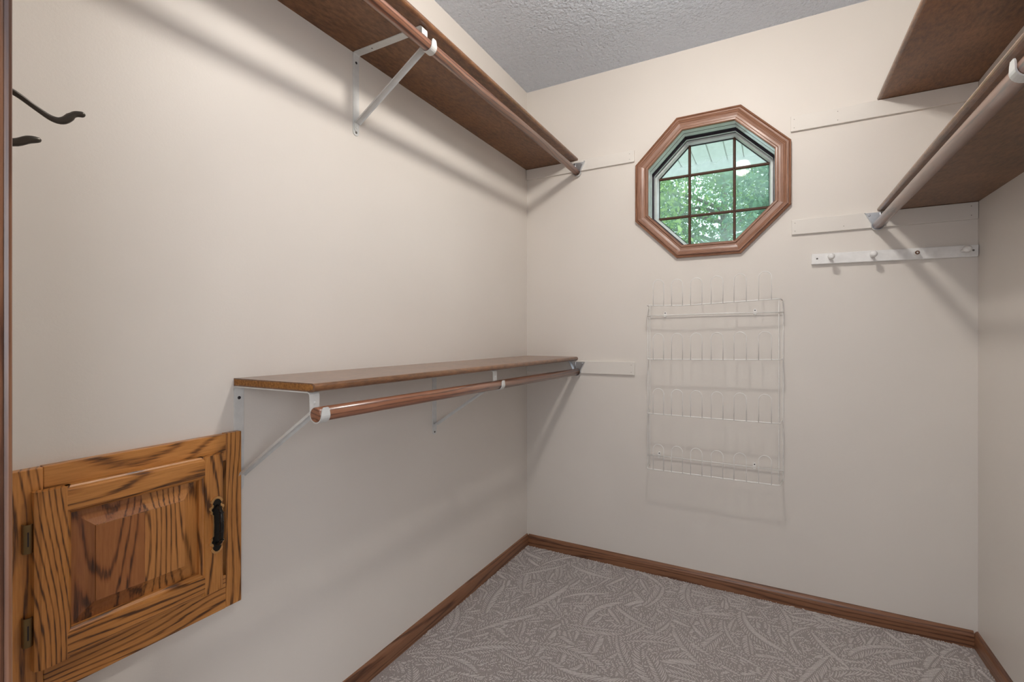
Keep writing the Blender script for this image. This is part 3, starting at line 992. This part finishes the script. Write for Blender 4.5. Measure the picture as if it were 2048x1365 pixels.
member('door_rail', M['oakY'], DY0 + sw - 0.0, DY1 - sw + 0.0, DZ1 - sw, DZ1, 'z1', 'z0')
# raised panel: two glued boards, bevelled field
py0, py1, pz0, pz1 = DY0 + sw + 0.006, DY1 - sw - 0.006, DZ0 + sw + 0.006, DZ1 - sw - 0.006
bw_ = 0.036
xe, xr, xf = XL + 0.0215, XL + 0.0338, XL + 0.0378
seam = 0.502
pn = MB()
def P(y, z, x): return (x, y, z)
o4 = [(py0, pz0), (py1, pz0), (py1, pz1), (py0, pz1)]
i4 = [(py0 + bw_, pz0 + bw_), (py1 - bw_, pz0 + bw_), (py1 - bw_, pz1 - bw_), (py0 + bw_, pz1 - bw_)]
# coved bevels: left + right in one board, top/bottom split at the seam
cove = [(0.0, 0.0), (0.35, 0.20), (0.65, 0.48), (0.85, 0.77), (1.0, 1.0)]
def rect(t):
    d = bw_ * t
    return [(py0 + d, pz0 + d), (py1 - d, pz0 + d), (py1 - d, pz1 - d), (py0 + d, pz1 - d)]
for (t0, h0), (t1, h1) in zip(cove, cove[1:]):
    ra, rb = rect(t0), rect(t1)
    xa_, xb_ = xe + (xr - xe) * h0, xe + (xr - xe) * h1
    pn.add([P(*ra[0], xa_), P(*ra[3], xa_), P(*rb[3], xb_), P(*rb[0], xb_)], [(0, 1, 2, 3)], 0)
    pn.add([P(*ra[1], xa_), P(*ra[2], xa_), P(*rb[2], xb_), P(*rb[1], xb_)], [(0, 1, 2, 3)], 1)
    for i, j in ((0, 1), (3, 2)):
        pn.add([P(*ra[i], xa_), P(seam, ra[i][1], xa_), P(seam, rb[i][1], xb_), P(*rb[i], xb_)], [(0, 1, 2, 3)], 0)
        pn.add([P(seam, ra[i][1], xa_), P(*ra[j], xa_), P(*rb[j], xb_), P(seam, rb[i][1], xb_)], [(0, 1, 2, 3)], 1)
for k in range(4):
    a, b = i4[k], i4[(k + 1) % 4]
    pn.add([P(*a, xr), P(*b, xr), P(*b, xf), P(*a, xf)], [(0, 1, 2, 3)], 0 if k == 3 else 1)
pn.add([P(*i4[0], xf), P(seam, i4[0][1], xf), P(seam, i4[3][1], xf), P(*i4[3], xf)], [(0, 1, 2, 3)], 0)
pn.add([P(seam, i4[0][1], xf), P(*i4[1], xf), P(*i4[2], xf), P(seam, i4[3][1], xf)], [(0, 1, 2, 3)], 1)
pnl = obj('raised_panel', pn, [M['panelA'], M['panelB']], dr)
pnl['label'] = 'raised oak panel of two boards with arched grain'

# ornate pull
HYc, HZc = 0.6435, 0.6895
def pull_outline(sc):
    half = [(0.0, 0.0655), (0.0055, 0.0640), (0.0105, 0.0585), (0.0125, 0.0535), (0.0092, 0.0505), (0.0100, 0.0455), (0.0145, 0.0425), (0.0150, 0.0385), (0.0120, 0.0345), (0.0125, 0.0290), (0.0090, 0.0255), (0.0078, 0.0)]
    pts = [(a * sc[0], b * sc[1]) for a, b in half]
    right = pts + [(a, -b) for a, b in pts[-2::-1]]
    left = [(-a, b) for a, b in right[-2:0:-1]]
    return right + left
pl = MB().prism([(HYc + a, HZc + b) for a, b in pull_outline((1.12, 1))], 'X', FX - 0.0002, FX + 0.0030)
pull = obj('pull_plate', pl, M['gilt'], dr)
pull['label'] = 'scalloped plate with worn gilt rim'
pf = MB().prism([(HYc + a, HZc + b) for a, b in pull_outline((0.78, 0.92))], 'X', FX + 0.0028, FX + 0.0044)
obj('pull_face', pf, M['black'], dr)
gr = MB()
g = [(FX + 0.003, HYc, HZc + 0.043), (FX + 0.013, HYc, HZc + 0.041), (FX + 0.0195, HYc, HZc + 0.034), (FX + 0.021, HYc, HZc + 0.018), (FX + 0.0215, HYc, HZc), (FX + 0.021, HYc, HZc - 0.018), (FX + 0.0195, HYc, HZc - 0.034), (FX + 0.013, HYc, HZc - 0.041), (FX + 0.003, HYc, HZc - 0.043)]
gr.tube(g, [0.0046, 0.0040, 0.0036, 0.0040, 0.0045, 0.0040, 0.0036, 0.0040, 0.0046], 12)
for zz in (0.031, 0.011, -0.011, -0.031):
    gr.lathe([(-0.0014, 0.0042), (0, 0.0056), (0.0014, 0.0042)], (FX + 0.0207, HYc, HZc + zz), (0, 0, 1), 14)
obj('pull_grip', gr, M['black'], dr)

# wrap hinges
for hz in (0.7705, 0.6085):
    mb = MB()
    pts = []
    r_ = 0.0068
    yc_ = DY0 - 0.0062
    arc = [(XL + ft_ + 0.006 + r_ * cos(a), yc_ + r_ * sin(a)) for a in [-pi * 0.62 + pi * 1.08 * k / 12 for k in range(13)]]
    inn = [(XL + ft_ + 0.006 + (r_ - 0.0016) * cos(a), yc_ + (r_ - 0.0016) * sin(a)) for a in [-pi * 0.62 + pi * 1.08 * k / 12 for k in range(13)]]
    mb.prism([(XL + ft_, arc[0][1])] + arc + inn[::-1] + [(XL + ft_, arc[0][1] + 0.0016)], 'Z', hz - 0.025, hz + 0.025)
    h = obj('hinge', mb, M['brass'], hatch)
    obj('hinge_pin', MB().tube([(XL + ft_ + 0.006, yc_, hz - 0.0245), (XL + ft_ + 0.006, yc_, hz + 0.022)], 0.0040, 10), M['dark'], h)
    obj('hinge_slot', MB().box(XL + ft_ + 0.0118, XL + ft_ + 0.0131, yc_ - 0.0022, yc_ - 0.0002, hz - 0.0125, hz + 0.0125), M['dark'], h)

# ------------------------------------------------------------------ coat hook behind the door casing
hkx = -0.500
hook = empty('coat_hook', (hkx, YF, 1.24), 'dark bronze double coat hook showing past the door casing', 'hook')
pp = []
for k in range(16):
    a = 2 * pi * k / 16
    pp.append((hkx + 0.0135 * cos(a) * (1 if abs(sin(a)) < 0.9 else 0.9), 1.288 + 0.042 * sin(a)))
obj('plate', MB().prism(pp, 'Y', YF, YF + 0.004), M['hook'], hook)
def smooth_path(pts, n=5):
    out = []
    P_ = [Vector(p) for p in pts]
    for i in range(len(P_) - 1):
        p0, p1, p2, p3 = P_[max(i - 1, 0)], P_[i], P_[i + 1], P_[min(i + 2, len(P_) - 1)]
        for k in range(n):
            t = k / n
            out.append(0.5 * ((2 * p1) + (-p0 + p2) * t + (2 * p0 - 5 * p1 + 4 * p2 - p3) * t * t + (-p0 + 3 * p1 - 3 * p2 + p3) * t ** 3))
    out.append(P_[-1])
    return out
up = smooth_path([(hkx, YF + 0.002, 1.3140), (hkx, 0.118, 1.3110), (hkx, 0.1382, 1.3046), (hkx, 0.1499, 1.2983), (hkx, 0.1600, 1.2937), (hkx, 0.1670, 1.2950), (hkx, 0.1735, 1.3025), (hkx, 0.1785, 1.3045)])
obj('upper_prong', MB().tube(up, [0.0030 - 0.0011 * sin(pi * min(1, i / (len(up) - 1) * 1.25)) ** 2 if i < len(up) * 0.8 else 0.0024 for i in range(len(up))], 12, round_end=True), M['hook'], hook)
lo = smooth_path([(hkx, YF + 0.002, 1.2700), (hkx, 0.120, 1.2655), (hkx, 0.1370, 1.2668), (hkx, 0.1460, 1.2720), (hkx, 0.1515, 1.2738)])
obj('lower_prong', MB().tube(lo, [0.0030] * (len(lo) - 6) + [0.0030, 0.0029, 0.0028, 0.0026, 0.0024, 0.0022], 12, round_end=True), M['hook'], hook)
screw('screw', hook, (hkx, YF + 0.004, 1.323), (0, 1, 0), 0.0036, 'hook', 0.002)
screw('screw', hook, (hkx, YF + 0.004, 1.253), (0, 1, 0), 0.0036, 'hook', 0.002)

# ------------------------------------------------------------------ ceiling lamp (seen reflected in the window)
LX, LY, LZ, LR = -0.180, 1.165, 2.318, 0.057
lamp = empty('globe_lamp', (LX, LY, ZC), 'round opal globe lamp on the ceiling, mirrored in the window', 'lamp')
obj('base', MB().lathe([(0, 0.060), (0.016, 0.058), (0.050, 0.040), (0.076, 0.034)], (LX, LY, ZC), (0, 0, -1), 24), M['white'], lamp)
gp = [(-LR * cos(pi * k / 14), max(0.0008, LR * sin(pi * k / 14))) for k in range(15)]
obj('globe', MB().lathe(gp, (LX, LY, LZ), (0, 0, 1), 24), M['globe'], lamp)

# ------------------------------------------------------------------ room behind the doorway
bx0, bx1, by0 = -2.2, 2.4, -3.4
struct('floor_bedroom', MB().box(bx0 - 0.1, bx1 + 0.1, by0 - 0.1, WF0 - 0.0055, -0.06, 0.0), M['carpet'], 'taupe carpet of the room behind the doorway', 'carpet')
struct('ceiling_bedroom', MB().box(bx0 - 0.1, bx1 + 0.1, by0 - 0.1, WF0 - 0.0055, ZC, ZC + 0.08), M['ceiling'], 'ceiling of the room behind the doorway', 'ceiling')
struct('wall_bedroom_left', MB().box(bx0 - 0.1, bx0, by0, WF0, 0, ZC), M['bedwall'], 'left wall of the room behind the doorway', 'wall')
struct('wall_bedroom_right', MB().box(bx1, bx1 + 0.1, by0, WF0, 0, ZC), M['bedwall'], 'right wall of the room behind the doorway', 'wall')
struct('wall_bedroom_far', MB().box(bx0, bx1, by0 - 0.1, by0, 0, ZC), M['bedwall'], 'far wall of the room behind the doorway', 'wall')
wfb = MB()
wfb.box(bx0, XL - 0.1, WF0 - 0.005, WF0 + 0.05, 0, ZC)
wfb.box(XR + 0.1, bx1, WF0 - 0.005, WF0 + 0.05, 0, ZC)
struct('wall_bedroom_near', wfb, M['bedwall'], 'wall of the room behind, either side of the closet', 'wall')

# ------------------------------------------------------------------ outside: porch soffit, trees, lawn
sof = empty('porch_soffit', (WX, Y2, 2.42), 'white grooved porch soffit above the window outside', 'soffit')
pwid = 0.107
SY0, SY1 = Y2 + 0.002, 3.83
for i in range(22):
    x0 = -0.6 - 9 * pwid + i * pwid
    pts = [(x0 + 0.0035, 2.420), (x0 + 0.012, 2.414), (x0 + pwid - 0.012, 2.414), (x0 + pwid - 0.0035, 2.420), (x0 + pwid - 0.0035, 2.430), (x0 + 0.0035, 2.430)]
    obj('soffit_panel', MB().prism(pts, 'Y', SY0, SY1), M['soffit'], sof)
obj('soffit_deck', MB().box(-2.4, 1.4, SY0, SY1 + 0.03, 2.4302, 2.46), M['siding'], sof)
obj('fascia', MB().box(-2.4, 1.4, SY1 + 0.001, SY1 + 0.028, 2.362, 2.4300), M['soffit'], sof)
struct('ground_outside', MB().box(-14, 14, Y2 + 0.02, 26, -0.5, -0.3), M['lawn'], 'lawn outside the window', 'lawn')

struct('bounce_slab', MB().box(-6, 6, Y2 + 0.02, 5.2, -0.299, -0.24), M['bounce_slab'], 'unseen pale slab outside, added to bounce light onto the soffit', 'bounce_slab')  # out of view, added to throw light up at the soffit

def tree(x, y, h, rx, rz, nleaf, lsize, mat, seed, label):
    rng = random.Random(seed)
    root = empty('tree', (x, y, -0.3), label, 'tree', 'trees outside the window')
    tr = MB()
    pts = [(x, y, -0.3), (x + 0.05, y, h * 0.25), (x - 0.04, y + 0.05, h * 0.55), (x + 0.08, y, h * 0.85)]
    tr.tube(smooth_path(pts, 4), [0.17 - 0.012 * i for i in range(13)], 10)
    obj('trunk', tr, M['bark'], root)
    cz = h * 0.68
    centres = []
    for b in range(16):
        th = rng.uniform(0, 2 * pi)
        z0 = rng.uniform(h * 0.22, h * 0.7)
        e = Vector((x + rx * rng.uniform(0.5, 0.95) * cos(th), y + rx * rng.uniform(0.5, 0.9) * sin(th), z0 + rng.uniform(0.2, 1.1)))
        p0 = Vector((x, y, z0))
        br = MB().tube(smooth_path([p0, p0.lerp(e, 0.5) + Vector((0, 0, 0.15)), e], 4), [0.055 - 0.005 * i for i in range(9)], 6)
        obj('branch', br, M['bark'], root)
        centres += [e, p0.lerp(e, 0.65)]
    for k in range(34):
        th, u = rng.uniform(0, 2 * pi), rng.uniform(-1, 1)
        rr = math.sqrt(1 - u * u)
        s_ = rng.uniform(0.55, 1.0)
        centres.append(Vector((x + rx * s_ * rr * cos(th), y + rx * s_ * rr * sin(th), cz + rz * s_ * u)))
    nr = np.random.RandomState(seed)
    cc = np.array([tuple(c) for c in centres])
    c = cc[nr.randint(0, len(cc), nleaf)] + nr.normal(0, 0.30, (nleaf, 3))
    d1 = nr.normal(0, 1, (nleaf, 3)); d1 /= np.linalg.norm(d1, axis=1)[:, None]
    d2 = np.cross(d1, nr.normal(0, 1, (nleaf, 3))); d2 /= np.linalg.norm(d2, axis=1)[:, None]
    sz = lsize * nr.uniform(0.6, 1.2, (nleaf, 1))
    V = np.stack([c - d1 * sz, c + d2 * sz * 0.42, c + d1 * sz, c - d2 * sz * 0.42], 1).reshape(-1, 3)
    V = V - np.array([x, y, -0.3])
    me = bpy.data.meshes.new('crown')
    me.vertices.add(len(V)); me.vertices.foreach_set('co', V.ravel())
    me.loops.add(nleaf * 4); me.loops.foreach_set('vertex_index', np.arange(nleaf * 4))
    me.polygons.add(nleaf); me.polygons.foreach_set('loop_start', np.arange(nleaf) * 4)
    me.update(calc_edges=True)
    me.materials.append(M[mat])
    o = bpy.data.objects.new('crown', me)
    o.parent = root
    o['kind'] = 'stuff'
    col.objects.link(o)
tree(-2.9, 7.6, 5.2, 1.5, 1.7, 15000, 0.055, 'leafB', 3, 'yellow-green leafy tree outside the octagonal window')
tree(-0.95, 12.4, 7.2, 2.1, 2.1, 17000, 0.065, 'leafA', 8, 'mid-green leafy tree standing farther off outside the octagonal window')
tree(0.85, 7.6, 5.0, 1.2, 1.9, 15000, 0.055, 'leafC', 12, 'dark bluish-green leafy tree outside the octagonal window')
